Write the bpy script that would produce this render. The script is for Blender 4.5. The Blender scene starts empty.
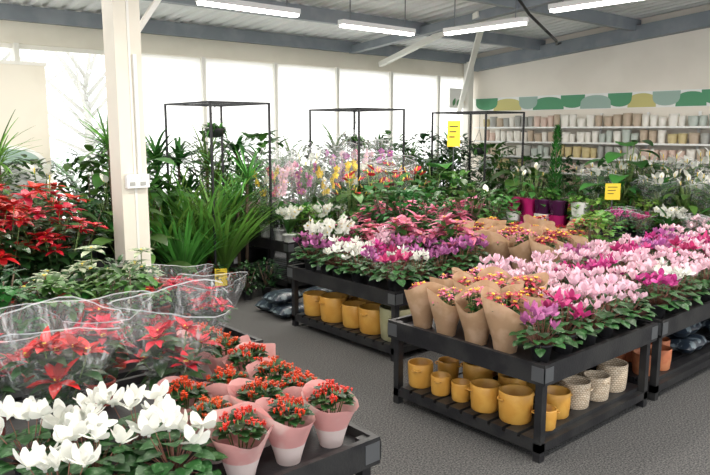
import bpy, math, random
from math import sin, cos, pi, radians
from mathutils import Vector, Matrix
R = random.Random(11)
scn = bpy.context.scene
scn.view_settings.view_transform = 'Standard'
scn.view_settings.look = 'None'
scn.view_settings.exposure = 0.25

# ------------------------------------------------------------ materials
def mat(name, col, rough=.5, metal=0., var=0., hue=0., col2=None, nscale=8., nlo=.45, nhi=.6,
        bump=0., bscale=60., transl=0., emit=0., spec=.5):
    m = bpy.data.materials.new(name); m.use_nodes = True
    nt = m.node_tree; N = nt.nodes; L = nt.links
    b = N['Principled BSDF']; out = N['Material Output']
    b.inputs['Roughness'].default_value = rough
    b.inputs['Metallic'].default_value = metal
    b.inputs['Specular IOR Level'].default_value = spec
    rgb = N.new('ShaderNodeRGB'); rgb.outputs[0].default_value = (*col, 1); c = rgb.outputs[0]
    tc = N.new('ShaderNodeTexCoord')
    if col2:
        nz = N.new('ShaderNodeTexNoise'); nz.inputs['Scale'].default_value = nscale
        nz.inputs['Detail'].default_value = 3
        L.new(tc.outputs['Object'], nz.inputs['Vector'])
        mr = N.new('ShaderNodeMapRange'); mr.inputs[1].default_value = nlo; mr.inputs[2].default_value = nhi
        L.new(nz.outputs[0], mr.inputs[0])
        mx = N.new('ShaderNodeMix'); mx.data_type = 'RGBA'
        L.new(mr.outputs[0], mx.inputs[0]); L.new(c, mx.inputs[6]); mx.inputs[7].default_value = (*col2, 1)
        c = mx.outputs[2]
    if var or hue:
        at = N.new('ShaderNodeAttribute'); at.attribute_name = 'rnd'
        hs = N.new('ShaderNodeHueSaturation')
        v = N.new('ShaderNodeMapRange'); v.inputs[3].default_value = 1-var; v.inputs[4].default_value = 1+var
        L.new(at.outputs['Fac'], v.inputs[0]); L.new(v.outputs[0], hs.inputs['Value'])
        oi = N.new('ShaderNodeObjectInfo')
        h = N.new('ShaderNodeMapRange'); h.inputs[3].default_value = .5-hue; h.inputs[4].default_value = .5+hue
        L.new(oi.outputs['Random'], h.inputs[0]); L.new(h.outputs[0], hs.inputs['Hue'])
        L.new(c, hs.inputs['Color']); c = hs.outputs[0]
    L.new(c, b.inputs['Base Color'])
    if bump:
        n2 = N.new('ShaderNodeTexNoise'); n2.inputs['Scale'].default_value = bscale
        L.new(tc.outputs['Object'], n2.inputs['Vector'])
        bp = N.new('ShaderNodeBump'); bp.inputs['Strength'].default_value = bump; bp.inputs['Distance'].default_value = .01
        L.new(n2.outputs[0], bp.inputs['Height']); L.new(bp.outputs[0], b.inputs['Normal'])
    if emit:
        L.new(c, b.inputs['Emission Color']); b.inputs['Emission Strength'].default_value = emit
    if transl:
        tr = N.new('ShaderNodeBsdfTranslucent'); L.new(c, tr.inputs[0])
        ms = N.new('ShaderNodeMixShader'); ms.inputs[0].default_value = transl
        L.new(b.outputs[0], ms.inputs[1]); L.new(tr.outputs[0], ms.inputs[2]); L.new(ms.outputs[0], out.inputs[0])
    return m

def clear_mat(name, tint, base, gain, scale, rough=.1):
    m = bpy.data.materials.new(name); m.use_nodes = True
    nt = m.node_tree; N = nt.nodes; L = nt.links
    b = N['Principled BSDF']; out = N['Material Output']
    b.inputs['Base Color'].default_value = (*tint, 1); b.inputs['Roughness'].default_value = rough
    t = N.new('ShaderNodeBsdfTransparent')
    tc = N.new('ShaderNodeTexCoord'); mp = N.new('ShaderNodeMapping'); mp.inputs['Scale'].default_value = (1, 1, .25)
    nz = N.new('ShaderNodeTexNoise'); nz.inputs['Scale'].default_value = scale; nz.inputs['Detail'].default_value = 4
    L.new(tc.outputs['Object'], mp.inputs[0]); L.new(mp.outputs[0], nz.inputs['Vector'])
    mr = N.new('ShaderNodeMapRange'); mr.inputs[1].default_value = .58; mr.inputs[2].default_value = .74
    mr.inputs[3].default_value = base; mr.inputs[4].default_value = base+gain
    L.new(nz.outputs[0], mr.inputs[0])
    bp = N.new('ShaderNodeBump'); bp.inputs['Strength'].default_value = .7; bp.inputs['Distance'].default_value = .02
    L.new(nz.outputs[0], bp.inputs['Height']); L.new(bp.outputs[0], b.inputs['Normal'])
    ms = N.new('ShaderNodeMixShader'); L.new(mr.outputs[0], ms.inputs[0])
    L.new(t.outputs[0], ms.inputs[1]); L.new(b.outputs[0], ms.inputs[2]); L.new(ms.outputs[0], out.inputs[0])
    return m

M = {}
def D(k, *a, **kw): M[k] = mat(k, *a, **kw)
D('leaf_dark', (.02,.068,.017), .38, var=.6, hue=.02, transl=.18)
D('leaf_mid', (.045,.145,.026), .42, var=.55, hue=.03, transl=.25)
D('leaf_light', (.12,.28,.05), .45, var=.45, hue=.03, transl=.3)
D('leaf_cyc', (.022,.09,.02), .45, var=.45, col2=(.08,.17,.07), nscale=45, nlo=.52, nhi=.62, transl=.15)
D('leaf_varieg', (.55,.6,.42), .5, var=.2, col2=(.06,.18,.05), nscale=30, nlo=.5, nhi=.6, transl=.2)
D('red', (.5,.01,.018), .45, var=.5, hue=.01, transl=.25)
D('pinkp', (.7,.18,.3), .45, var=.35, hue=.012, transl=.25)
D('coral', (.55,.06,.1), .45, var=.4, transl=.2)
D('white', (.82,.82,.76), .5, var=.12, transl=.25)
D('blush', (.82,.55,.64), .5, var=.15, hue=.01, transl=.25)
D('magenta', (.5,.04,.2), .45, var=.35, hue=.015, transl=.2)
D('purple', (.45,.13,.34), .45, var=.35, hue=.02, transl=.2)
D('orange', (.66,.055,.015), .45, var=.4, hue=.01, transl=.2)
D('redfl', (.5,.02,.04), .45, var=.4, transl=.2)
D('yellow', (.8,.58,.06), .5, var=.2)
D('stem', (.12,.19,.05), .5)
D('stemr', (.22,.09,.06), .5)
D('soil', (.03,.02,.014), .95, bump=.5)
D('trunk', (.13,.09,.06), .8, bump=.5)
D('pot_red', (.38,.04,.02), .45)
D('pot_black', (.02,.02,.022), .5)
D('pot_white', (.75,.75,.72), .35)
D('ochre', (.58,.29,.05), .35, col2=(.64,.35,.07), nscale=10, bump=.1)
D('olive', (.3,.29,.16), .4, col2=(.36,.34,.2), nscale=8, bump=.1)
D('terra', (.45,.14,.06), .6, col2=(.52,.2,.09), nscale=12)
D('magpot', (.36,.012,.11), .25)
D('purpot', (.05,.008,.04), .25)
D('pinkpaper', (.8,.4,.38), .6, col2=(.84,.57,.53), nscale=7, transl=.3)
D('whitepaper', (.8,.68,.65), .6, transl=.3)
D('kraft', (.52,.34,.2), .7, col2=(.62,.43,.28), nscale=9, transl=.35, bump=.2)
D('black', (.012,.012,.014), .5, bump=.1)
D('blackwood', (.01,.01,.012), .45, col2=(.022,.022,.022), nscale=6, bump=.15)
D('galv', (.2,.21,.22), .4, metal=.8)
D('cream', (.78,.73,.62), .6, col2=(.74,.69,.58), nscale=2)
D('wall', (.86,.8,.71), .8, col2=(.82,.76,.67), nscale=1.2)
D('whitepaint', (.78,.76,.7), .5)
D('steel', (.2,.225,.25), .5, col2=(.24,.265,.29), nscale=3)
D('roof', (.7,.7,.7), .5, col2=(.75,.75,.75), nscale=1.5)
D('plastic', (.85,.85,.83), .35)
D('blind', (.95,.95,.94), .9, transl=.8)
D('lamp', (1,.97,.9), .5, emit=9)
D('signyellow', (.8,.57,.03), .5)
D('signwhite', (.85,.85,.82), .5)
D('signgreen', (.1,.3,.12), .5)
D('mur_green', (.1,.32,.17), .7); D('mur_lime', (.6,.55,.22), .7); D('mur_grey', (.35,.48,.42), .7); D('mur_white', (.88,.88,.85), .7)
for k, c in dict(p1=(.8,.77,.7), p2=(.5,.4,.3), p3=(.38,.38,.35), p4=(.66,.5,.42), p5=(.38,.2,.12), p6=(.58,.48,.25), p7=(.48,.53,.48)).items():
    D(k, c, .45)
D('tree', (.7,.75,.68), .9, var=.2, transl=.3); D('bark', (.62,.61,.58), .9)  # pale leaf and bark: overexposed daylight put into the colour
D('extground', (.75,.75,.73), .9, col2=(.68,.7,.65), nscale=1)
D('bagm', (.02,.03,.045), .3, col2=(.16,.2,.22), nscale=14, nlo=.55, nhi=.6)
M['cello'] = clear_mat('cello', (.9,.92,.93), .05, .38, 26, .16)
M['cellorim_highlight'] = clear_mat('cellorim_highlight', (.92,.94,.95), .45, .3, 20, .2)  # more opaque pale strip, a painted highlight along the sleeve's top edge
M['glass'] = clear_mat('glass', (.9,.95,.95), .03, .0, 3)
def wicker():
    m = mat('wicker', (.78,.72,.62), .8); nt = m.node_tree; N = nt.nodes; L = nt.links
    tc = N.new('ShaderNodeTexCoord'); ck = N.new('ShaderNodeTexBrick')
    ck.inputs['Scale'].default_value = 1; ck.inputs['Brick Width'].default_value = .022; ck.inputs['Row Height'].default_value = .014
    ck.inputs['Mortar Size'].default_value = .002
    ck.inputs['Color1'].default_value = (.74,.64,.5,1); ck.inputs['Color2'].default_value = (.56,.45,.33,1); ck.inputs['Mortar'].default_value = (.28,.2,.12,1)
    sep = N.new('ShaderNodeSeparateXYZ'); L.new(tc.outputs['Object'], sep.inputs[0])
    at = N.new('ShaderNodeMath'); at.operation = 'ARCTAN2'; L.new(sep.outputs[1], at.inputs[0]); L.new(sep.outputs[0], at.inputs[1])
    mu = N.new('ShaderNodeMath'); mu.operation = 'MULTIPLY'; mu.inputs[1].default_value = .1; L.new(at.outputs[0], mu.inputs[0])
    cb = N.new('ShaderNodeCombineXYZ'); L.new(mu.outputs[0], cb.inputs[0]); L.new(sep.outputs[2], cb.inputs[1])
    L.new(cb.outputs[0], ck.inputs['Vector']); L.new(ck.outputs[0], N['Principled BSDF'].inputs['Base Color'])
    return m
M['wicker'] = wicker()
def floor_mat():
    m = mat('floor_carpet', (.1,.1,.1), .9, bump=.6, bscale=180); nt = m.node_tree; N = nt.nodes; L = nt.links
    tc = N.new('ShaderNodeTexCoord'); n1 = N.new('ShaderNodeTexNoise'); n1.inputs['Scale'].default_value = 90; n1.inputs['Detail'].default_value = 5
    cr = N.new('ShaderNodeValToRGB'); cr.color_ramp.elements[0].position = .38; cr.color_ramp.elements[0].color = (.026,.026,.027,1)
    cr.color_ramp.elements[1].position = .68; cr.color_ramp.elements[1].color = (.15,.146,.14,1)
    L.new(tc.outputs['Object'], n1.inputs['Vector']); L.new(n1.outputs[0], cr.inputs[0]); L.new(cr.outputs[0], N['Principled BSDF'].inputs['Base Color'])
    return m
M['floor'] = floor_mat()

# ------------------------------------------------------------ mesh builder
class MB:
    def __init__(s): s.v = []; s.f = []; s.m = []; s.r = []; s.mats = []
    def mi(s, k):
        if k not in s.mats: s.mats.append(k)
        return s.mats.index(k)
    def add(s, vs, fs, k, r=None):
        b = len(s.v); s.v += vs; i = s.mi(k)
        if r is None: r = R.random()
        for f in fs: s.f.append([b+q for q in f]); s.m.append(i); s.r.append(r)
    def box(s, x0, x1, y0, y1, z0, z1, k):
        vs = [(x,y,z) for z in (z0,z1) for y in (y0,y1) for x in (x0,x1)]
        s.add(vs, [(0,2,3,1),(4,5,7,6),(0,1,5,4),(2,6,7,3),(0,4,6,2),(1,3,7,5)], k)
    def tube(s, a, b, r, k, n=4, r2=None):
        a = Vector(a); b = Vector(b); d = (b-a).normalized(); r2 = r if r2 is None else r2
        u = d.cross(Vector((0,0,1)));
        if u.length < .01: u = Vector((1,0,0))
        u.normalize(); w = d.cross(u); vs = []
        for p, q in ((a,r),(b,r2)):
            for i in range(n):
                t = 2*pi*(i+.5)/n; vs.append(tuple(p+u*q*cos(t)+w*q*sin(t)))
        s.add(vs, [(i,(i+1)%n,n+(i+1)%n,n+i) for i in range(n)]+[tuple(range(n))[::-1], tuple(range(n,2*n))], k)
    def lathe(s, prof, k, n=16, c=(0,0,0), wav=None, cap=False):
        vs = []
        for j, (r, z) in enumerate(prof):
            for i in range(n):
                t = 2*pi*i/n; rr, zz = r, z
                if wav: rr, zz = wav(j/(len(prof)-1), t, r, z)
                vs.append((c[0]+rr*cos(t), c[1]+rr*sin(t), c[2]+zz))
        fs = [(j*n+i, j*n+(i+1)%n, (j+1)*n+(i+1)%n, (j+1)*n+i) for j in range(len(prof)-1) for i in range(n)]
        s.add(vs, fs, k)
        if cap: s.add(vs[:n], [tuple(range(n))[::-1]], k); 
    def mesh(s, name, smooth=True):
        me = bpy.data.meshes.new(name); me.from_pydata(s.v, [], s.f)
        for k in s.mats: me.materials.append(M[k])
        me.polygons.foreach_set('material_index', s.m)
        me.polygons.foreach_set('use_smooth', [smooth]*len(s.f))
        a = me.attributes.new('rnd', 'FLOAT', 'FACE'); a.data.foreach_set('value', s.r)
        me.update(); return me

def obj(name, me, loc=(0,0,0), s=1., rz=0.):
    o = bpy.data.objects.new(name, me); scn.collection.objects.link(o)
    o.location = loc; o.scale = (s,s,s) if not isinstance(s, tuple) else s; o.rotation_euler = (0,0,rz); return o
def mkobj(name, mb, smooth=False, loc=(0,0,0)): return obj(name, mb.mesh(name, smooth), loc)

SH = {
 'lance': lambda t: max(.03, sin(pi*min(1,t**.75)))**.9,
 'oval': lambda t: max(.04, sin(pi*min(1,(t*.97+.02)**.85)))**.6,
 'heart': lambda t: (.55 if t < .01 else max(.03, cos(pi/2*t**1.6))*(1 if t > .1 else .9)),
 'strap': lambda t: (.5+.5*min(1,t*4))*max(.03,(1-t))**.45,
 'petal': lambda t: max(.12, (.25+.75*max(0,sin(pi*min(1,t*.95)))**1.3) if t < .97 else .3),
}
def leaf(mb, p, yaw, pitch, L, W, droop=.6, k='leaf_mid', shape='lance', n=4, fold=.25, roll=0., r=None):
    S = SH[shape]; c = Vector(p); s0 = Vector((-sin(yaw), cos(yaw), 0)); vs = []
    for i in range(n+1):
        t = i/n; w = W*.5*S(t); a = pitch-droop*t
        d = Vector((cos(a)*cos(yaw), cos(a)*sin(yaw), sin(a)))
        nn = Vector((-sin(a)*cos(yaw), -sin(a)*sin(yaw), cos(a)))
        sd = s0*cos(roll)+nn*sin(roll); up = nn*cos(roll)-s0*sin(roll)
        for q in (-1, 0, 1): vs.append(tuple(c+sd*w*q+(up*fold*w if q else Vector())))
        c = c+d*(L/n)
    fs = []
    for i in range(n):
        b = i*3; fs += [(b,b+1,b+4,b+3),(b+1,b+2,b+5,b+4)]
    mb.add(vs, fs, k, r); return c
U = R.uniform
def pot(mb, r=.065, h=.11, k='pot_red', n=14):
    mb.lathe([(r*.75,0),(r*.95,h*.85),(r*1.06,h*.86),(r*1.06,h),(r*.94,h),(r*.92,h*.88),(0.001,h*.88)], k, n, cap=True)
    mb.lathe([(r*.92,h*.9),(.001,h*.92)], 'soil', n)
def clear_sleeve(mb, r0, r1, h, k='cello', z0=.01):
    ph = U(0,6); kk = R.choice((4,5,6))
    def f(j,t,r,z): return (r*(1+.08*j*sin(kk*t+ph)+.035*j*sin(13*t)), z+.06*h*j*j*sin(2*t+ph))
    mb.lathe([(r0,z0),(r0*1.1,h*.3),(r0*.4+r1*.6,h*.6),(r1*.95,h*.85),(r1*1.02,h)], k, 30, wav=f)
    mb.lathe([(r1*1.02,h),(r1*1.025,h+.006)], 'cellorim_highlight', 30, wav=lambda j,t,r,z: f(1,t,r,z))

def paper(mb, r0, r1, h, k, peak=.15):
    ph = U(0,6)
    def wv(j,t,r,z): return (r*(1+.05*j*sin(5*t+ph)+.06*j*cos(t+ph)), z+peak*h*j*j*(.9*cos(t+ph)+.2*cos(3*t)))
    mb.lathe([(r0*.85,.0),(r0,h*.25),(r0*.55+r1*.45,h*.55),(r0*.2+r1*.8,h*.8),(r1,h)], k, 24, wav=wv)

def poin(bk='red', wrap=None, nh=7, rad=.15, H=.34, bl=.11, lk='leaf_dark', hv=.09, ng=6, steep=0., wh=.85, dome=2.4, bt=12):
    mb = MB(); pot(mb, .075, .13, 'pot_red')
    heads = []
    for i in range(nh):
        if i == 0: a, q = 0, 0
        else: a = 2.4*i+U(-.3,.3); q = rad*math.sqrt((i+.5)/nh)*U(.8,1.15)
        heads.append(Vector((q*cos(a), q*sin(a), H-(q*q)*dome-U(0,hv))))
    for hd in heads:
        mb.tube((hd.x*.2,hd.y*.2,.11), hd, .004, 'stem', 3)
        tilt = math.atan2(hd.y, hd.x); bb = bl*U(.75,1.1)
        y0 = U(0,6)
        for j in range(ng):
            f = U(.35,.92); p = Vector((hd.x*.2,hd.y*.2,.11)).lerp(hd, f)
            leaf(mb, p, y0+j*1.9, U(-.1,.6), U(.9,1.3)*bl*(.6 if wrap=='kraft' and f<.7 else 1), bl*.6, U(.5,1.1), lk, 'lance', 4, .2)
        for j in range(6):
            y = y0+j*2*pi/6+U(-.25,.25); ta = .4*cos(y-tilt)*(-1)*(1 if hd.x or hd.y else 0)
            leaf(mb, hd, y, .25+steep+ta+U(-.2,.2), bb*U(.85,1.15), bb*.46, U(.4,.9), bk, 'lance', 4, .2)
        for j in range(5):
            y = y0+.4+j*2*pi/5+U(-.2,.2)
            leaf(mb, hd+Vector((0,0,.008)), y, .55+steep*.5+U(-.1,.1), bb*.6, bb*.3, .7, bk, 'lance', 3, .25)
        for j in range(4):
            p = hd+Vector((U(-.01,.01),U(-.01,.01),.012))
            mb.tube(p, p+Vector((0,0,.012)), .005, 'yellow', 4, .003)
    if wrap != 'kraft':
        for j in range(bt):
            leaf(mb, (0,0,.13+U(0,.05)), j*.53+U(-.2,.2), U(.1,.7)+(.5 if wrap else 0), bl*1.3, bl*.6, U(.7,1.2), lk, 'lance', 4, .2)
    if wrap == 'clear': clear_sleeve(mb, .085, rad*1.7, H+.09)
    if wrap == 'kraft': paper(mb, .075, rad*1.5, H*wh, 'kraft', .24)
    return mb

def cyclamen(fk='white', nf=11, nl=40, wrap=None, potk='pot_black', fl=.06):
    mb = MB(); pot(mb, .065, .11, potk)
    for i in range(nl):
        a = i*2.4; q = .03+.115*math.sqrt(i/nl); z = .215-.1*(q/.14)**2+U(-.015,.025)
        p = Vector((q*cos(a), q*sin(a), z)); mb.tube((p.x*.2,p.y*.2,.1), p, .002, 'stemr', 3)
        leaf(mb, p, a+U(-.5,.5), U(-.1,.5)-q*2, U(.055,.085), U(.06,.085), .5, 'leaf_cyc', 'heart', 4, .15)
    for i in range(nf):
        a = i*2.4+U(-.4,.4); q = .12*math.sqrt((i+.5)/nf); z = .30-.5*q+U(-.04,.05)
        p = Vector((q*cos(a), q*sin(a), z)); mb.tube((p.x*.2,p.y*.2,.1), p, .0022, 'stemr', 3)
        y0 = U(0,6); f2 = fl*U(.8,1.15)
        for j in range(5):
            y = y0+j*2*pi/5+U(-.2,.2)
            leaf(mb, p, y, U(.3,1.2), f2*U(.85,1.1), f2*.62, U(-.9,.6), fk, 'petal', 4, -.25, roll=U(-.8,.8))
        mb.tube(p, p-Vector((0,0,.009)), .007, fk, 5)
    if wrap == 'clear': clear_sleeve(mb, .075, .17, .33)
    return mb

def kalan(fk='orange', wrap='pinkpaper', nc=9, lk='leaf_dark'):
    mb = MB(); pot(mb, .042 if wrap else .055, .09, 'pot_red'); H = .24
    for i in range(56):
        a = i*2.4; q = .01+.07*math.sqrt(i/56)
        leaf(mb, (q*cos(a)*.7,q*sin(a)*.7,.225-q*q*6+U(-.025,.01)), a+U(-.3,.3), U(.35,1.0)-q*4, .055, .042, .8, lk, 'oval', 4, .2)
    for c in range(nc):
        a = c*2.4+U(-.3,.3); q = .08*math.sqrt((c+.3)/nc); z = H+.02-q*q*6+U(-.012,.015)
        mb.tube((q*.5*cos(a),q*.5*sin(a),.12),(q*cos(a),q*sin(a),z-.01),.003,'stem',3)
        for j in range(10):
            x = q*cos(a)+R.gauss(0,.010); y = q*sin(a)+R.gauss(0,.010); zz = z+U(-.01,.012); s = U(.007,.010); t0 = U(0,3)
            vs = [(x+cos(t0+i*pi/4)*s*(1 if i%2==0 else .45), y+sin(t0+i*pi/4)*s*(1 if i%2==0 else .45), zz+(.003 if i%2==0 else 0)) for i in range(8)]
            mb.add(vs, [tuple(range(8))], fk)
            mb.add([(x-s*.6,y,zz),(x,y,zz-.014),(x+s*.6,y,zz)], [(0,1,2)], fk)
            mb.add([(x,y-s*.6,zz),(x,y,zz-.014),(x,y+s*.6,zz)], [(0,1,2)], fk)
    if wrap:
        ph = U(0,6)
        def wv(j,t,r,z): return (r*(1+.06*j*sin(5*t+ph)+.08*j*cos(t+ph)), z+.035*j*j*cos(t+ph)+.01*j*cos(4*t))
        mb.lathe([(.048,0),(.058,.04),(.072,.085)], 'whitepaper' if wrap=='pinkpaper' else wrap, 24, wav=None)
        mb.lathe([(.072,.085),(.095,.14),(.112,.18),(.12,.205)], wrap, 24, wav=wv)
    return mb

def orchid(fk='white', H=.75, wrap=True, nst=3, nlv=16, fk2=None):
    mb = MB(); pot(mb, .07, .13, 'pot_white')
    for i in range(nlv): leaf(mb, (0,0,.13+U(0,.1)), i*2.4+U(-.2,.2), U(.7,1.4), U(.18,.4), .06, 1.0, 'leaf_mid', 'oval', 6, .2)
    for s in range(nst):
        a = s*2*pi/nst+U(-.4,.4); pts = []
        for i in range(11):
            t = i/10; pts.append(Vector((cos(a)*.14*t**2, sin(a)*.14*t**2, .12+(H-.12)*(t-.18*t**4))))
        for i in range(10): mb.tube(pts[i], pts[i+1], .003, 'stem', 3)
        for i in range(5, 11):
            p = pts[i]+Vector((U(-.03,.03),U(-.03,.03),U(-.015,.015))); ya = U(0,6); kk = fk2 if (fk2 and s % 2) else fk
            for j in range(5):
                an = j*2*pi/5+.3
                d = Vector((-sin(ya)*cos(an), cos(ya)*cos(an), sin(an)))
                yw = math.atan2(d.y, d.x); pt = math.asin(max(-1,min(1,d.z)))
                leaf(mb, p, yw, pt, .042, .036, .2, kk, 'oval', 3, .1, roll=1.3)
            mb.tube(p, p+Vector((cos(ya),sin(ya),-.3))*.014, .006, 'yellow', 4)
    if wrap: clear_sleeve(mb, .085, .18, H+.05)
    return mb

def anthurium(fk='redfl', H=.5, wrap=True, nfl=9):
    mb = MB(); pot(mb, .075, .13, 'pot_white')
    for i in range(34):
        a = i*2.4; q = .05+.14*math.sqrt(i/34); z = H*(.95-.5*(q/.19)**2)+U(-.08,.06)
        p = Vector((q*cos(a), q*sin(a), z)); mb.tube((p.x*.1,p.y*.1,.11), p, .003, 'stem', 3)
        leaf(mb, p, a, U(-.5,.4), U(.12,.17), .1, .6, 'leaf_mid', 'heart', 5, .15)
    for i in range(nfl):
        a = i*2.4+1; q = .14*math.sqrt(i/nfl); z = H*(1.06-.3*(q/.14)**2)+U(-.06,.02)
        p = Vector((q*cos(a), q*sin(a), z)); mb.tube((p.x*.1,p.y*.1,.11), p, .003, 'stem', 3)
        leaf(mb, p, a, U(.1,.9), .085, .07, .4, fk, 'heart', 4, .15)
        mb.tube(p, p+Vector((cos(a)*.02,sin(a)*.02,.045)), .005, 'yellow', 5, .003)
    if wrap: clear_sleeve(mb, .085, .21, H+.08)
    return mb

def strapplant(n=60, L=.7, W=.03, H=.0, k='leaf_mid', droop=1.2, potk='pot_black', canes=1, pr=.12, up=1.35, spread=.5):
    mb = MB(); pot(mb, pr, pr*1.7, potk)
    for c in range(canes):
        cx, cy = (0,0) if canes == 1 else (pr*.5*cos(c*2.1), pr*.5*sin(c*2.1))
        hz = pr*1.6+H*(1-.28*c)
        if H: mb.tube((cx,cy,pr*1.4), (cx*1.4,cy*1.4,hz), .018, 'trunk', 7, .014)
        for i in range(n//canes):
            a = i*2.4+U(-.2,.2); e = up-spread*U(0,1)**.8*1.6
            leaf(mb, (cx*1.4,cy*1.4,hz-U(0,.12 if H else .0)), a, e, L*U(.65,1.1), W*U(.8,1.2), droop*U(.4,1.2), k, 'strap', 7, .25)
    return mb

def palm(nf=16, H=1.5, k='leaf_mid', potk='pot_black'):
    mb = MB(); pot(mb, .15, .26, potk)
    for f in range(nf):
        a = f*2.4; L = H*U(.6,1.0); p = Vector((U(-.04,.04),U(-.04,.04),.22)); e = U(1.25,1.52); N = 16; dr = U(.5,1.1)
        for i in range(N):
            t = i/N; ee = e-dr*t*t
            q = p+Vector((cos(a)*cos(ee), sin(a)*cos(ee), sin(ee)))*(L/N)
            mb.tube(p, q, .006*(1-.6*t), 'stem', 3); p = q
            if t > .3:
                w = max(.05,sin(pi*(t-.25)/.8))**.6
                for sgn in (-1,1):
                    leaf(mb, p, a+sgn*(1.15-.4*t), ee*.4+.25, .22*w+.05, .038, .9, k, 'strap', 4, .2)
    return mb

def bushy(n=230, H=1.4, rx=.35, L=.12, W=.06, k='leaf_dark', zb=.35, potk='pot_black', shape='oval', pr=.14):
    mb = MB(); pot(mb, pr, pr*1.7, potk)
    for b in range(6):
        a = b*1.05; top = Vector((rx*.6*cos(a), rx*.6*sin(a), H*U(.7,.95)))
        mb.tube((0,0,pr*1.4), top, .012, 'trunk', 5, .004)
    for i in range(n):
        u = U(0,1)**.5; a = U(0,2*pi); ph = U(-1,1)
        rr = rx*u*math.sqrt(max(.05,1-ph*ph)); z = (H+zb)/2+(H-zb)/2*ph
        leaf(mb, (rr*cos(a), rr*sin(a), z), a+U(-.8,.8), U(-.3,.8), L*U(.7,1.2), W*U(.8,1.2), U(.4,1.1), k, shape, 4, .2)
    return mb

def bigleaf(n=16, H=1.0, L=.34, W=.26, k='leaf_mid', potk='pot_black', shape='heart', pr=.13, wrap=None, fl=0):
    mb = MB(); pot(mb, pr, pr*1.7, potk)
    for i in range(n):
        a = i*2.4; q = (.08+.3*(i/n))*(.45 if wrap else 1); z = H*(1-.55*(i/n))+U(-.04,.04)
        p = Vector((q*cos(a), q*sin(a), z)); m_ = Vector((q*.4*cos(a), q*.4*sin(a), z*.65))
        mb.tube((0,0,pr*1.5), m_, .007, 'stem', 4); mb.tube(m_, p, .006, 'stem', 4)
        leaf(mb, p, a, U(-.2,.4)+(.5 if wrap else 0), L*U(.75,1.1), W*U(.8,1.1), .9, k, shape, 6, .15)
    for i in range(fl):
        a = i*2.4+.5; q = .05+.08*i/fl; z = H*1.15+U(-.08,.05)
        p = Vector((q*cos(a), q*sin(a), z)); mb.tube((0,0,pr), p, .004, 'stem', 4)
        leaf(mb, p, a, 1.1, .11, .06, .4, 'white', 'oval', 4, .3); mb.tube(p, p+Vector((0,0,.05)), .005, 'yellow', 5)
    if wrap: clear_sleeve(mb, pr*1.1, .24, H*1.12)
    return mb

def cypress(H=1.2, k='leaf_mid'):
    mb = MB(); pot(mb, .11, .18, 'pot_black'); mb.tube((0,0,.15), (0,0,H*.95), .012, 'trunk', 5, .004)
    for i in range(520):
        t = U(0,1); z = .22+(H-.22)*t; rr = .13*(1-t)**.6*(.5+.5*min(1,t*8)); a = U(0,6.3)
        leaf(mb, (rr*.7*cos(a), rr*.7*sin(a), z), a, U(.7,1.3), .07, .025, .2, k, 'lance', 2, .2)
    return mb

def meshes(name_, fn_, nv_=2, /, **kw): return [fn_(**kw).mesh(name_+'_mesh%d' % i, True) for i in range(nv_)]
P = {}
P['poin_red'] = ('potted_poinsettia', meshes('poin_red', poin, 3, nh=6))
P['poin_tall'] = ('tall_potted_poinsettia', meshes('poin_tall', poin, 4, nh=13, H=.9, rad=.3, bl=.14, hv=.4, ng=11, dome=1.6))
P['poin_red_wrap'] = ('wrapped_poinsettia', meshes('poin_redw', poin, 4, wrap='clear', bl=.105, nh=9, rad=.155, H=.44, hv=.16, steep=.35, ng=8, dome=3))
P['poin_pink'] = ('potted_pink_poinsettia', meshes('poin_pink', poin, 4, bk='pinkp', bl=.115, lk='leaf_mid', nh=6, H=.38, hv=.14, ng=7, steep=.1))
P['poin_kraft'] = ('kraft_wrapped_poinsettia', meshes('poin_kr', poin, 4, bk='coral', wrap='kraft', nh=8, rad=.09, H=.33, bl=.055, hv=.05, ng=8, wh=.86, dome=3))
P['poin_kraft_p'] = ('kraft_wrapped_poinsettia', meshes('poin_krp', poin, 3, bk='pinkp', wrap='kraft', nh=8, rad=.09, H=.33, bl=.052, lk='leaf_mid', hv=.05, ng=8, wh=.86, dome=3))
P['varieg'] = ('potted_variegated_plant', meshes('varieg', poin, 2, bk='leaf_varieg', lk='leaf_mid', bl=.1, nh=8, H=.42, hv=.15))
for c in ('white','blush','magenta','purple'):
    P['cyc_'+c] = ('potted_cyclamen', meshes('cyc_'+c, cyclamen, 3, fk=c, nf=10))
P['cyc_big'] = ('potted_white_cyclamen', meshes('cyc_big', cyclamen, 4, fk='white', nf=7, nl=46, fl=.07))
P['cyc_wrap'] = ('wrapped_cyclamen', meshes('cyc_wrap', cyclamen, 2, fk='blush', wrap='clear', nf=8))
P['cyc_wrapm'] = ('wrapped_cyclamen', meshes('cyc_wrapm', cyclamen, 2, fk='magenta', wrap='clear', nf=8))
P['kal_orange'] = ('pink_wrapped_kalanchoe', meshes('kal_o', kalan, 4))
P['kal_none'] = ('potted_kalanchoe', meshes('kal_n', kalan, 2, fk='redfl', wrap=None))
P['kal_pink'] = ('potted_pink_kalanchoe', meshes('kal_p', kalan, 2, fk='blush', wrap='kraft'))
P['kal_y'] = ('potted_yellow_kalanchoe', meshes('kal_y', kalan, 2, fk='yellow', wrap=None, lk='leaf_light'))
P['orch_w'] = ('wrapped_orchid', meshes('orch_w', orchid, 2, H=.9, fk='blush', fk2='pinkp'))
P['orch_p'] = ('wrapped_pink_orchid', meshes('orch_p', orchid, 2, fk='purple', fk2='blush', H=.9))
P['orch_y'] = ('wrapped_yellow_orchid', meshes('orch_y', orchid, 2, fk='yellow', fk2='white', H=.85))
P['orch_s'] = ('potted_white_orchid', meshes('orch_s', orchid, 2, fk='white', H=.5, nst=5, wrap=False))
P['anth'] = ('wrapped_anthurium', meshes('anth', anthurium, 2, nfl=9))
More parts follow.
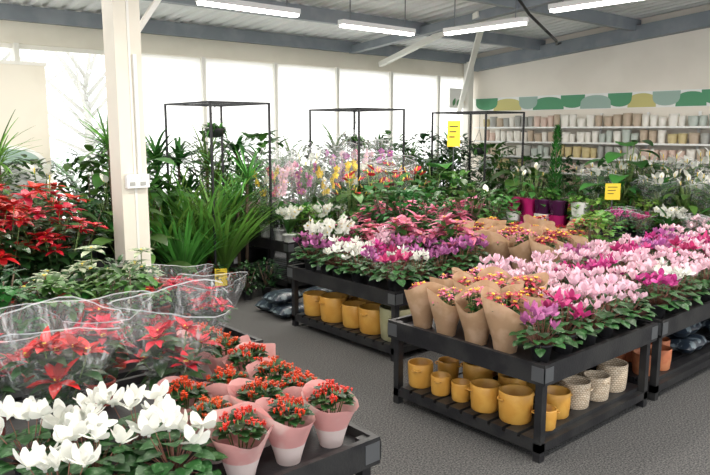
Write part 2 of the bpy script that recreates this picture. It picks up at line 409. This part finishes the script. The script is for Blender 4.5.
P['anthp'] = ('wrapped_pink_anthurium', meshes('anthp', anthurium, 2, fk='pinkp', H=.48, nfl=8))
P['anthn'] = ('potted_anthurium', meshes('anthn', anthurium, 2, nfl=9, wrap=False))
P['lilyw'] = ('wrapped_peace_lily', meshes('lilyw', bigleaf, 2, n=34, H=.62, L=.24, W=.085, shape='lance', pr=.08, wrap=1, fl=5, k='leaf_mid'))
P['drac'] = ('potted_dracaena', meshes('drac', strapplant, 2, n=120, L=.5, W=.05, H=1.1, canes=3, droop=1.3, spread=.8))
P['dracs'] = ('potted_spiky_dracaena', meshes('dracs', strapplant, 2, n=100, L=.45, W=.026, H=.9, canes=2, droop=.5, spread=.95, k='leaf_light'))
P['grass'] = ('potted_bamboo_palm', meshes('grass', strapplant, 2, n=100, L=1.15, W=.05, H=0, droop=.7, spread=.25, k='leaf_light', potk='pot_red'))
P['fernp'] = ('potted_fern', meshes('fernp', strapplant, 2, n=110, L=.45, W=.035, H=0, droop=1.9, spread=.6, k='leaf_mid'))
P['palm'] = ('potted_palm', meshes('palm', palm, 2))
P['ficus'] = ('potted_ficus', meshes('ficus', bushy, 2, n=300))
P['ficusl'] = ('potted_schefflera', meshes('ficusl', bushy, 2, k='leaf_mid', L=.16, W=.08, n=200))
P['lowbush'] = ('potted_foliage_plant', meshes('lowb', bushy, 3, n=130, H=.5, rx=.2, L=.09, W=.05, zb=.12, k='leaf_mid', pr=.08))
P['lowbushd'] = ('potted_foliage_plant', meshes('lowd', bushy, 2, n=130, H=.55, rx=.22, L=.1, W=.04, zb=.12, k='leaf_dark', shape='lance', pr=.08))
P['lowbushl'] = ('potted_foliage_plant', meshes('lowl', bushy, 2, n=110, H=.45, rx=.18, L=.08, W=.05, zb=.12, k='leaf_light', pr=.08))
P['big'] = ('potted_alocasia', meshes('big', bigleaf, 2))
P['bigs'] = ('potted_peace_lily', meshes('bigs', bigleaf, 2, n=24, H=.65, L=.24, W=.1, shape='lance', pr=.09, fl=4))
P['cypress'] = ('potted_conifer', meshes('cypress', cypress, 1))

def put(k, x, y, z, s=1., rz=None):
    nm, ms = P[k]; return obj(nm, R.choice(ms), (x,y,z), s, U(0,6.28) if rz is None else rz)
TZ = .585
def fill(x0, x1, y0, y1, step, pick, s=(.9,1.05), z=TZ, jit=.03):
    nx = max(1, round((x1-x0)/step)); ny = max(1, round((y1-y0)/step))
    for i in range(nx+1):
        for j in range(ny+1):
            x = x0+(x1-x0)*i/nx; y = y0+(y1-y0)*j/ny
            k = pick(x, y) if callable(pick) else R.choice(pick)
            if k: put(k, x+U(-jit,jit), y+U(-jit,jit), z, U(*s))

# ------------------------------------------------------------ room shell
XR, YW = 11.8, 9.8
mb = MB(); mb.box(-4, XR+.2, -3, YW+.2, -.1, 0, 'floor'); mkobj('floor', mb)
mb = MB(); mb.box(XR, XR+.2, -3, YW+.2, 0, 4.6, 'wall'); mkobj('wall_right', mb)
mull = [-1.3+1.335*i for i in range(10)]
mb = MB(); mb.box(-4, XR, YW, YW+.2, 0, .7, 'wall'); mb.box(-4, XR, YW-.05, YW+.2, 3.1, 3.5, 'cream'); mkobj('wall_back', mb)
for i in range(len(mull)):
    x0 = mull[i]; x1 = mull[i+1] if i+1 < len(mull) else XR
    if x1-x0 < .3: continue
    mb = MB()
    mb.box(x0-.03, x0+.03, YW-.09, YW+.1, .7, 3.1, 'whitepaint')
    mb.box(x0+.03, x1-.03, YW, YW+.06, .7, .76, 'whitepaint'); mb.box(x0+.03, x1-.03, YW, YW+.06, 3.04, 3.1, 'whitepaint')
    mb.add([(x0+.03,YW+.03,.76),(x1-.03,YW+.03,.76),(x1-.03,YW+.03,3.04),(x0+.03,YW+.03,3.04)], [(0,1,2,3)], 'glass')
    mkobj('window_%d' % (i+1), mb)
    if x0 > 3.9:
        b = MB(); n = 24; vs = []
        for j in range(n+1):
            x = x0+.045+(x1-x0-.09)*j/n; y = YW-.05+.006*sin(j*1.3)
            vs += [(x,y,1.5),(x,y,3.08)]
        b.add(vs, [(2*j,2*j+2,2*j+3,2*j+1) for j in range(n)], 'blind')
        b.tube((x0+.045,YW-.05,1.5),(x1-.045,YW-.05,1.5), .012, 'plastic', 6)
        mkobj('roller_blind', b, True)
def rz_(y): return 3.5+.085*(YW-y)
mb = MB(); vs = []; n = 0; x = -4.
prof = []
while x < XR+.2:
    prof += [(x,0),(x+.10,0),(x+.13,.035),(x+.2,.035)]; x += .23
for (px, dz) in prof:
    for y in (YW+.2, -1.0): vs.append((px, y, rz_(y)+.06+dz))
mb.add(vs, [(2*i,2*i+2,2*i+3,2*i+1) for i in range(len(prof)-1)], 'roof'); mkobj('ceiling', mb)
mb = MB()
for y in (YW-.12, 8.0, 6.1, 4.2, 2.3, .4):
    z = rz_(y); mb.box(-4, XR-.02, y-.05, y+.05, z-.14, z+.05, 'steel')
for x in (XR-.12,):
    for i in range(12):
        y0 = YW-.2-i*.9; y1 = y0-.9
        a, b_ = rz_(y0), rz_(y1)
        vs = [(x-.08,y0,a-.3),(x+.1,y0,a-.3),(x+.1,y0,a-.06),(x-.08,y0,a-.06),(x-.08,y1,b_-.3),(x+.1,y1,b_-.3),(x+.1,y1,b_-.06),(x-.08,y1,b_-.06)]
        mb.add(vs, [(0,1,2,3),(4,7,6,5),(0,4,5,1),(1,5,6,2),(2,6,7,3),(3,7,4,0)], 'steel')
mb.tube((8.35,YW-.1,3.42),(8.35,-1,4.3), .09, 'steel', 4)
mkobj('roof_beams', mb)
mb = MB(); mb.tube((8.97,9.6,3.2),(8.3,6.75,3.68), .06, 'whitepaint', 4); mb.tube((11.2,9.6,2.35),(8.42,6.75,3.7), .06, 'whitepaint', 4)
mkobj('roof_brace', mb)
mb = MB(); mb.box(11.45,11.6,9.55,9.7,0,3.4,'whitepaint'); mkobj('corner_post', mb)
mb = MB(); C0 = [(6.6,5.3,4.0),(7.3,5.45,3.72),(7.9,5.6,3.5),(8.5,5.75,3.37),(9.3,6.1,3.33),(10.1,6.6,3.4),(11.0,7.2,3.5),(11.6,7.5,3.6)]
for a, b in zip(C0, C0[1:]): mb.tube(a, b, .02, 'black', 6)
mkobj('ceiling_cable', mb, True)
# column
mb = MB(); mb.box(2.255,2.475,5.49,5.71,0,rz_(5.6),'cream')
mb.box(2.235,2.495,5.47,5.73,0,.2,'cream'); mb.tube((2.46,5.6,2.75),(2.96,5.6,3.45),.03,'whitepaint',4)
mb.box(2.36,2.38,5.48,5.49,0,3.6,'whitepaint')
mkobj('support_column', mb)
mb = MB(); mb.box(2.28,2.47,5.435,5.479,1.53,1.64,'plastic')
for q in (2.3,2.39):
    mb.box(q,q+.045,5.428,5.435,1.55,1.58,'p3'); mb.box(q+.01,q+.03,5.425,5.435,1.6,1.625,'plastic')
mb.box(2.39,2.415,5.455,5.479,1.64,2.6,'plastic')
mkobj('wall_socket', mb)
# mural
mb = MB()
mb.box(XR-.012, XR, 2, 9.7, 2.38, 2.66, 'mur_white')
y = 2.0; ks = ['mur_green','mur_grey','mur_lime','mur_green','mur_grey','mur_green']; i = 0
while y < 9.3:
    w = U(.4,.7); k = ks[i % 6]; i += 1; up = i % 2
    vs = []; nn = 12
    for j in range(nn+1):
        t = pi*j/nn; vs.append((XR-.016-.001*(i%3), y+w/2-w/2*cos(t), (2.39+.24*sin(t)**.45) if up else (2.65-.24*sin(t)**.45)))
    mb.add(vs, [tuple(range(nn+1))], k); y += w*.85
mkobj('wall_mural', mb)
mb = MB(); mb.box(11.0,11.7,YW-.13,YW-.1,2.45,2.85,'signwhite')
for q in range(5): leaf(mb,(11.1+.12*q,YW-.14,2.5),0,1.3-.2*q,.16,.08,.3,R.choice(('signyellow','mur_lime','signgreen')),'oval',4,.0,roll=1.5)
mkobj('leaf_poster', mb)

def light_fix(cx, cy, cz, along):
    mb = MB(); L = .66; w = .055
    if along == 'x':
        mb.box(cx-L,cx+L,cy-w,cy+w,cz,cz+.06,'plastic'); mb.box(cx-L+.02,cx+L-.02,cy-w+.01,cy+w-.01,cz-.03,cz,'lamp')
        for q in (-.5,.5): mb.tube((cx+q,cy,cz+.06),(cx+q,cy,rz_(cy)+.06),.008,'galv',5)
    else:
        mb.box(cx-w,cx+w,cy-L,cy+L,cz,cz+.06,'plastic'); mb.box(cx-w+.01,cx+w-.01,cy-L+.02,cy+L-.02,cz-.03,cz,'lamp')
        for q in (-.5,.5): mb.tube((cx,cy+q,cz+.06),(cx,cy+q,rz_(cy+q)+.06),.008,'galv',5)
    o = mkobj('fluorescent_ceiling_light', mb)
    ld = bpy.data.lights.new('tube','AREA'); ld.shape = 'RECTANGLE'; ld.energy = 42; ld.color = (1,.94,.86)
    ld.size = 1.3 if along == 'x' else .1; ld.size_y = .1 if along == 'x' else 1.3
    lo = bpy.data.objects.new('tube', ld); scn.collection.objects.link(lo); lo.parent = o; lo.location = (cx,cy,cz-.035)
for (x,y,a,z) in ((4.4,6.85,'x',3.35),(6.5,7.0,'x',3.33),(7.4,5.95,'y',3.32),(7.2,4.15,'y',3.38),(7.3,2.0,'y',3.38),(2.1,6.9,'x',3.37),(1.0,3.6,'x',3.37),(3.4,3.6,'x',3.37),(1.0,.8,'x',3.4),(3.6,.8,'x',3.4),(5.6,.8,'x',3.4)):  # fixtures outside the view are added to brighten the interior
    light_fix(x, y, z, a)

# ------------------------------------------------------------ tables
def table(x0, x1, y0, y1, top=.63, name='display_table'):
    mb = MB(); t = .03; ap = .13
    for (x,y) in ((x0,y0),(x1-.05,y0),(x0,y1-.05),(x1-.05,y1-.05)): mb.box(x,x+.05,y,y+.05,0,top-.01,'blackwood')
    mb.box(x0-t,x1+t,y0-t,y0,top-ap,top,'blackwood'); mb.box(x0-t,x1+t,y1,y1+t,top-ap,top,'blackwood')
    mb.box(x0-t,x0,y0,y1,top-ap,top,'blackwood'); mb.box(x1,x1+t,y0,y1,top-ap,top,'blackwood')
    mb.box(x0,x1,y0,y1,TZ-.03,TZ,'black')
    n = max(3, int((y1-y0)/.12))
    for i in range(n):
        a = y0+.05+(y1-y0-.1)*i/n; mb.box(x0,x1,a,a+(y1-y0-.1)/n*.78,.115,.14,'blackwood')
    mb.box(x0,x1,y0+.0,y0+.05,.06,.115,'blackwood'); mb.box(x0,x1,y1-.05,y1,.06,.115,'blackwood')
    mb.box(x0,x0+.05,y0,y1,.06,.115,'blackwood'); mb.box(x1-.05,x1,y0,y1,.06,.115,'blackwood')
    for (x,y) in ((x0-t,y0-t),(x1+t,y0-t),(x0-t,y1+t)):
        sx = 1 if x < (x0+x1)/2 else -1; sy = 1 if y < (y0+y1)/2 else -1
        xa, xb = sorted((x-.003*sx, x+.09*sx)); ya, yb = sorted((y-.003*sy, y+.003*sy)); mb.box(xa,xb,ya,yb,top-ap+.02,top-.02,'galv')
        xa, xb = sorted((x-.003*sx, x+.003*sx)); ya, yb = sorted((y-.003*sy, y+.09*sy)); mb.box(xa,xb,ya,yb,top-ap+.02,top-.02,'galv')
    return mkobj(name, mb)
T = dict(t1=(3.42,4.77,2.23,3.5), tR=(4.9,6.3,2.23,3.5), t2=(4.05,5.4,4.13,5.65), t3=(4.88,6.15,6.86,8.3),
         t4=(.6,1.99,2.18,3.6), t5=(.9,2.4,3.75,5.2), t6=(.95,2.12,5.35,6.7), t8=(5.55,6.95,3.62,5.0), t9=(5.55,6.95,5.12,6.5),
         t10=(6.3,7.6,6.86,8.35), t11=(8.6,9.9,4.2,5.35), t12=(8.6,9.9,5.45,6.5), t13=(10.1,10.9,3.9,5.6), t15=(1.6,3.2,7.2,8.1), tR2=(6.4,7.7,2.23,3.5), t14=(8.6,9.9,2.9,4.05))
for k, v in T.items(): table(*v)

# ------------------------------------------------------------ plants
for i, y in enumerate((2.31,2.54,2.77)):
    for j, x in enumerate((1.38,1.62,1.86)): put('kal_orange', x+U(-.01,.01), y+U(-.01,.01), TZ, U(1.02,1.12))
for (x,y) in ((1.87,3.0),(1.87,3.24),(1.86,3.47)): put('kal_orange', x, y, TZ, U(1.1,1.2))
for (x,y,s) in ((1.12,2.36,1.05),(1.1,2.62,1.05),(.86,2.5,1.05),(.72,2.8,1.05),(.7,2.36,1.05),(.93,2.78,1.)): put('cyc_big',x,y,TZ,s)
for (x,y,s) in ((.95,3.13,1.08),(1.47,3.07,1.12),(1.25,3.46,1.0),(.72,3.42,1.0)): put('poin_red_wrap',x,y,TZ,s)
# table 5
for (x,y) in ((2.2,3.98),(2.2,4.42)): put('poin_red_wrap',x,y,TZ,U(.8,.9))
put('poin_red',2.2,4.75,TZ,.95); put('lowbushd',1.9,4.75,TZ,.9)
fill(1.05,1.8,3.95,4.6,.27,lambda x,y: R.choice(['kal_none','lowbushd','kal_none','poin_red','lowbush','kal_none']),(.85,1.05))
put('varieg',2.2,5.05,TZ,1.15); put('varieg',1.8,5.0,TZ,1.3); put('varieg',1.45,4.95,TZ,1.1)
# table 6 tall poinsettias
for (x,y,s) in ((1.35,5.62,1.0),(1.78,5.66,.95),(1.3,6.1,1.05),(1.72,6.2,1.05),(1.4,6.5,1.1),(1.85,6.5,1.1)): put('poin_tall',x,y,TZ,s)
fill(1.8,3.0,7.3,8.0,.4,['lowbushd','bigs','fernp','bigs','dracs'],(1.,1.25))
# table 2
def t2pick(x, y):
    if x < 4.55: return R.choice(['cyc_white','cyc_blush','cyc_purple','cyc_magenta','cyc_blush','cyc_white'])
    return R.choice(['poin_pink','cyc_purple','poin_pink','cyc_blush'])
fill(4.18,5.28,4.27,5.52,.27,t2pick,(1.0,1.2))
for (x,y,k,s) in ((4.55,5.5,'orch_s',1.1),(4.3,5.5,'orch_s',1.1),(5.25,5.2,'poin_pink',1.5),(4.95,4.9,'poin_pink',1.4),(5.2,4.45,'poin_pink',1.5)): put(k,x,y,TZ,s)
# table 1
def t1pick(x, y):
    if x < 3.85 and y > 2.5: return R.choice(['poin_kraft','poin_kraft_p'])
    if x < 4.35 and y > 2.8: return R.choice(['poin_kraft','poin_kraft_p'])
    if x < 3.9: return 'cyc_purple' if x<3.7 else 'cyc_magenta'
    return R.choice(['cyc_blush','cyc_white','cyc_blush','cyc_blush'])
fill(3.56,4.65,2.36,3.36,.255,t1pick,(1.,1.16),jit=.015)
fill(5.03,6.18,2.36,3.36,.27,lambda x,y: R.choice(['cyc_purple','cyc_magenta','cyc_blush']) if y>2.8 else R.choice(['cyc_blush','cyc_magenta','cyc_blush','cyc_white']),(1.,1.18))
fill(6.53,7.58,2.36,3.36,.28,['cyc_magenta','cyc_purple','cyc_blush'],(1.,1.18))
# table 8
def t8pick(x, y):
    if x < 6.35: return R.choice(['poin_kraft','poin_kraft','poin_kraft_p'])
    return R.choice(['kal_none','cyc_magenta','kal_pink','kal_none','lowbushl','poin_kraft'])
fill(5.7,6.82,3.77,4.84,.28,t8pick,(1.15,1.35))
# table 9
fill(5.74,6.8,5.3,6.34,.36,['poin_pink','poin_pink','poin_pink','lowbush'],(1.2,1.6))
# table 3
for (x,y,k,s) in ((5.06,7.3,'orch_w',1.2),(5.4,7.28,'orch_p',1.25),(5.1,7.68,'orch_y',1.25),(5.75,7.2,'orch_y',1.25),(5.45,7.65,'orch_w',1.25),(5.8,7.6,'lilyw',1.4),(6.0,7.0,'anthn',1.5)): put(k,x,y,TZ,s)
fill(5.0,5.9,7.95,8.2,.27,['cyc_blush','cyc_purple','cyc_wrap'],(1.2,1.3))
fill(5.0,5.75,7.0,7.0,.24,['orch_s','lowbushl','orch_s'],(.9,1.05))
for (x,y,k,s) in ((6.5,7.1,'anthn',1.6),(6.9,7.1,'anth',1.55),(7.3,7.1,'anthn',1.6),(6.5,7.5,'orch_y',1.3),(6.9,7.5,'anthp',1.7),(7.3,7.5,'anth',1.7),(6.6,7.95,'orch_p',1.4),(7.0,7.95,'orch_w',1.4),(7.4,7.95,'orch_p',1.4)): put(k,x,y,TZ,s)
# right tables
fill(8.74,9.76,4.32,5.22,.28,lambda x,y: R.choice(['cyc_wrap','cyc_wrapm','lowbushl','cyc_wrap']) if x<9.2 else R.choice(['lilyw','bigs','lowbushl']),(1.,1.2))
fill(8.95,9.76,5.6,6.4,.28,['kal_y','lowbushl','cyc_magenta','bigs','cyc_wrap'],(1.,1.15))
fill(8.74,9.76,3.05,3.95,.28,lambda x,y: R.choice(['cyc_white','orch_s','cyc_wrap']) if x<9.1 else R.choice(['lilyw','bigs','lilyw']),(.95,1.15))
fill(10.3,10.65,4.05,5.4,.38,['lilyw','bigs','lilyw'],(1.2,1.35))
for (x,y,k,s) in ((9.5,4.95,'big',1.2),(9.3,6.0,'cypress',1.2)): put(k,x,y,TZ,s)
# floor plants
for (x,y,k,s) in (
  (2.4,8.5,'ficus',1.2),(3.1,8.5,'ficusl',1.25),(3.35,8.9,'palm',1.25),(3.4,7.7,'ficusl',1.15),(3.75,9.05,'ficus',1.4),(3.5,8.3,'big',1.6),(2.95,7.0,'big',1.1),
  (4.15,7.75,'grass',1.2),(4.32,7.45,'grass',1.1),(4.5,8.05,'grass',1.25),(3.75,7.9,'grass',1.25),(4.4,8.7,'drac',1.25),(4.0,8.5,'drac',1.25),(4.9,8.85,'dracs',1.45),
  (3.65,7.25,'grass',.95),(4.65,7.6,'dracs',1.3),(8.0,8.1,'fernp',1.8),(8.1,7.4,'big',1.45),(7.85,6.8,'ficusl',1.0),
  (9.9,7.8,'palm',1.05),(10.6,7.3,'ficusl',1.1),(7.9,6.2,'bigs',1.4),(10.4,6.5,'ficus',1.1),(9.8,7.0,'big',1.4),(8.5,8.2,'palm',1.1),(9.3,8.0,'ficus',1.2),(10.7,8.2,'ficusl',1.25)):
    put(k, x, y, 0, s)
for (x,y) in ((4.0,7.0),(4.3,6.9),(4.6,6.95)): put('lowbushd',x,y,0,.8)
x = 5.1; i = 0
while x < 11.0:
    k = ('ficus','drac','ficusl','dracs','ficus','drac')[i % 6]
    if x > 10.5: k = 'ficus'
    put(k, x, 9.1 if 'fic' in k else 8.92, 0, U(1.25,1.4) if 'fic' in k else U(1.2,1.35)); x += .46; i += 1
for i in range(5): put(('palm','ficusl','palm')[i%3], 5.6+i*1.0, 8.65, 0, U(1.0,1.15))
def frame(x0, x1, y0, y1, z0, z1, name='black_display_frame'):
    mb = MB(); w = .012
    for x in (x0,x1):
        for y in (y0,y1): mb.box(x-w,x+w,y-w,y+w,z0,z1,'black')
    for z in (z1-.01,):
        for x in (x0,x1): mb.box(x-w,x+w,y0,y1,z-w,z+w,'black')
        for y in (y0,y1): mb.box(x0,x1,y-w,y+w,z-w,z+w,'black')
        for i in (1,2): mb.box(x0+(x1-x0)*i/3-w*.6,x0+(x1-x0)*i/3+w*.6,y0,y1,z-w,z+w*.5,'black')
    return mkobj(name, mb)
frame(4.05,4.86,7.2,8.35,0,2.33); frame(6.33,7.2,7.2,8.3,TZ,2.3); frame(8.35,9.3,6.62,7.7,0,2.28)
for (x,y,z) in ((6.75,7.75,1.72),(8.8,7.1,1.6),(4.45,7.8,1.9)):
    mb = MB(); mb.lathe([(.001,0),(.09,.02),(.13,.1),(.13,.12)],'pot_black',14)
    for i in range(70): leaf(mb,(U(-.08,.08),U(-.08,.08),.1),i*2.4,U(-.2,1.2),.2,.035,1.6,'leaf_mid','lance',4,.2)
    for a in (0,2.1,4.2): mb.tube((.12*cos(a),.12*sin(a),.11),(0,0,.4),.003,'black',3)
    mb.tube((0,0,.4),(0,0,(2.3 if x<8 else 2.26)-z),.003,'black',3)
    mkobj('hanging_basket', mb, True, (x,y,z))

# ------------------------------------------------------------ pots
def gpot(k, r, h, lug=True):
    mb = MB()
    mb.lathe([(r*.86,0),(r*.93,.01),(r,h*.5),(r*1.02,h-.008),(r*.98,h),(r*.92,h-.006),(r*.88,.03),(.001,.03)], k, 24, cap=True)
    if lug:
        for a in (0, pi):
            ps = [Vector((cos(a)*(r+.022*sin(t)), .028*cos(t), h*.78)) for t in [pi*i/6 for i in range(7)]]
            for p, q in zip(ps, ps[1:]): mb.tube(p, q, .006, k, 5)
    return mb
GP = {'ochre_l': gpot('ochre',.11,.2).mesh('ochl'), 'ochre_s': gpot('ochre',.08,.155).mesh('ochs'), 'olive': gpot('olive',.13,.25).mesh('olv'),
      'wick': gpot('wicker',.1,.19).mesh('wick'), 'terra': gpot('terra',.085,.16,False).mesh('ter')}
def pt(k, nm, x, y, z=.14, s=1.): obj(nm, GP[k], (x,y,z), s, U(0,6))
for i,(x,y,k,s) in enumerate(((3.56,3.36,'ochre_s',1.15),(3.55,3.15,'ochre_s',.9),(3.57,2.98,'ochre_s',.85),(3.57,2.77,'ochre_l',.9),(3.58,2.53,'ochre_l',1.0),
   (3.62,2.33,'ochre_s',.85),(3.84,2.4,'ochre_l',.85),(3.8,3.3,'ochre_s',1),(3.84,3.05,'ochre_l',1),(3.84,2.75,'ochre_s',1.2),(4.1,3.2,'ochre_l',1),(4.12,2.8,'ochre_l',1.))):
    pt(k,'ochre_glazed_pot',x,y,.14,s)
for (x,y,s) in ((4.08,2.4,.95),(4.31,2.38,.9),(4.56,2.4,1.05),(4.4,2.7,1),(4.62,2.75,1),(4.55,3.1,1)): pt('wick','wicker_basket_planter',x,y,.14,s)
for (x,y) in ((5.05,2.4),(5.25,2.38),(5.05,2.65),(5.27,2.62),(5.48,2.5),(5.1,2.95)): pt('terra','terracotta_plant_pot',x,y,.14,1.05)
for (x,y,k,s) in ((4.2,5.45,'ochre_l',1.1),(4.2,5.15,'ochre_l',1.25),(4.22,4.86,'ochre_l',1.1),(4.22,4.6,'ochre_l',1.2),(4.5,5.25,'ochre_l',1.2),(4.52,4.95,'ochre_l',1.2),(4.52,4.65,'ochre_l',1.1),(4.24,4.3,'olive',1.2),(4.58,4.34,'ochre_l',1.2),(4.85,4.8,'ochre_l',1.2)):
    pt(k,'ochre_glazed_pot' if k != 'olive' else 'olive_glazed_pot',x,y,.14,s)
def bag():
    mb = MB(); n = 10; vs = []
    for side in (1,-1):
        for i in range(n+1):
            for j in range(n+1):
                u = i/n*2-1; v = j/n*2-1
                z = .06*side*((1-u**4)*(1-v**4))**.5
                vs.append((u*.2*(1+.04*sin(v*9)), v*.14*(1+.04*sin(u*7)), .07+z+.01*sin(u*6+v*5)*(1-u*u)*(1-v*v)))
    fs = []
    for s in (0,1):
        o = s*(n+1)**2
        for i in range(n):
            for j in range(n):
                q = (o+i*(n+1)+j, o+(i+1)*(n+1)+j, o+(i+1)*(n+1)+j+1, o+i*(n+1)+j+1); fs.append(q if s == 0 else q[::-1])
    mb.add(vs, fs, 'bagm'); return mb.mesh('bag', True)
BG = bag()
for (x,y,z) in ((4.25,5.95,0),(4.28,6.28,0),(4.26,6.1,.125),(4.7,5.95,0),(4.7,5.97,.125),(5.85,2.45,.14),(5.85,2.5,.27),(6.2,2.9,.14),(6.7,2.5,.14),(6.7,2.5,.27)):
    obj('compost_bag', BG, (x,y,z), 1, U(-.2,.2))
def cubepot(k, s=.1, h=.2):
    mb = MB(); 
    for (r0,z0,r1,z1) in ((s*.8,0,s,h),(s,h,s*.9,h),(s*.9,h,s*.8,.03)):
        vs = [(a*r0,b*r0,z0) for a,b in ((-1,-1),(1,-1),(1,1),(-1,1))]+[(a*r1,b*r1,z1) for a,b in ((-1,-1),(1,-1),(1,1),(-1,1))]
        mb.add(vs, [(0,1,5,4),(1,2,6,5),(2,3,7,6),(3,0,4,7)], k)
    mb.add([(a*s*.8,b*s*.8,.02) for a,b in ((-1,-1),(1,-1),(1,1),(-1,1))], [(0,1,2,3)], k); return mb.mesh('cubepot_'+k)
CP = {k: cubepot(k) for k in ('magpot','purpot','pot_white')}
for i, y in enumerate((5.2,5.55,5.8,6.05,6.3)):
    obj('square_planter', CP[('pot_white','magpot','pot_white','magpot','pot_white')[i]], (8.72,y,TZ), 1.)
    obj('square_planter', CP[('pot_white','purpot','purpot','magpot','magpot')[i]], (8.72,y,TZ+.2), 1.)
mb = MB(); y0, y1 = 3.2, 9.3; xs0, xs1 = 11.35, 11.78
for i in range(8):
    y = y0+(y1-y0)*i/7; mb.box(xs1-.03,xs1,y-.02,y+.02,0,2.3,'plastic')
zs = [.25,.6,.92,1.22,1.5,1.78,2.06]
for z in zs: mb.box(xs0,xs1,y0,y1,z-.03,z,'plastic')
mb.box(xs0,xs1,y0,y1,0,.1,'plastic')
mkobj('wall_shelving', mb)
mb = MB()
for z in zs:
    y = y0+.12
    while y < y1-.12:
        blk = int(y*1.3+z*7) % 7; k = ('p1','p2','p1','p4','p3','p6','p7')[blk] if R.random()<.75 else R.choice(('p1','p2','p3'))
        r = U(.055,.085); h = U(.14,.23)
        mb.lathe([(r*.8,0),(r,h*.6),(r*1.02,h),(r*.9,h),(r*.8,.03),(.001,.03)], k, 12, (11.5,y+r*.2,z)); y += r*2+.02
mkobj('shelf_plant_pots', mb, True)
def sign(x, y, z, w, h, kc, pole, ang, name='price_sign'):
    mb = MB(); mb.box(-w/2,w/2,-.006,.006,pole,pole+h,kc)
    mb.tube((0,.01,0),(0,.01,pole+h*.5),.007,'galv',6)
    for q in range(3): mb.box(-w*.35,w*(.3-.12*q),-.009,-.006,pole+h*(.76-.2*q),pole+h*(.8-.2*q),'black')
    o = mkobj(name, mb, False, (x,y,z)); o.rotation_euler = (0,0,ang); return o
sign(8.75,4.75,TZ,.2,.22,'signyellow',.48,-.75); sign(8.3,7.2,0,.2,.4,'signyellow',1.74,-.75); sign(3.95,6.9,0,.14,.2,'signyellow',.22,-.6)
sign(8.9,3.3,TZ,.22,.16,'signwhite',.35,-.9)
mb = MB(); mb.box(1.0,2.78,8.9,8.95,.05,2.78,'cream'); mb.box(.98,2.8,8.89,8.96,2.76,2.8,'whitepaint')
for x in (1.1,2.7): mb.box(x,x+.05,8.7,9.15,0,.05,'galv')
mkobj('display_board', mb)
mb = MB(); vs = [(2.27+.45*cos(pi*i/16), 8.87, 1.58+.24*sin(pi*i/16)) for i in range(17)]
mb.add(vs,[tuple(range(17))],'signwhite'); vs2=[(2.27+(a-2.27)*.85,8.865,1.6+(c-1.58)*.75) for a,b,c in vs]
mb.add(vs2,[tuple(range(17))],'mur_grey'); mb.box(1.82,2.72,8.87,8.9,1.2,1.58,'signwhite'); mkobj('arched_sign', mb)

# exterior
mb = MB(); mb.box(-20,30,YW+.25,40,-.3,-.05,'extground'); mkobj('ground_outside', mb)
for (x,y,s) in ((1.5,16,1.),(4.2,17,1.2),(5.5,15,1.),(-2,17,1.1)):
    mb = MB(); mb.tube((0,0,-.05),(0,0,2.6*s),.12,'bark',8,.08)
    for b in range(18):
        a = b*2.4; e = Vector((cos(a)*1.6*s, sin(a)*1.6*s, (2.0+.2*b)*s)); mb.tube((0,0,(1.4+.1*b)*s), e, .045,'bark',5,.012)
        for i in range(60):
            p = e.lerp(Vector((0,0,(2.+.15*b)*s)),U(0,.7))+Vector((R.gauss(0,.35),R.gauss(0,.35),R.gauss(0,.35)))
            leaf(mb,p,U(0,6),U(-1,1),.09,.06,.4,'tree','oval',2,.1)
    mkobj('tree', mb, True, (x,y,0))

# ------------------------------------------------------------ world, camera
w = bpy.data.worlds.new('World'); scn.world = w; w.use_nodes = True
bg = w.node_tree.nodes['Background']; bg.inputs[0].default_value = (.96,.98,1,1); bg.inputs[1].default_value = 1.7
sd = bpy.data.lights.new('sun','SUN'); sd.energy = 4.0; sd.angle = radians(25); sd.color = (1,.98,.95)
so = bpy.data.objects.new('sun', sd); scn.collection.objects.link(so); so.rotation_euler = Vector((.1,.64,.76)).to_track_quat('Z','Y').to_euler()
cd = bpy.data.cameras.new('camera'); cd.lens = 35; cd.sensor_width = 36; cd.clip_end = 200
co = bpy.data.objects.new('camera', cd); scn.collection.objects.link(co)
co.location = (0,0,2.0); co.rotation_euler = (radians(90-8.86),0,radians(-41))
scn.camera = co
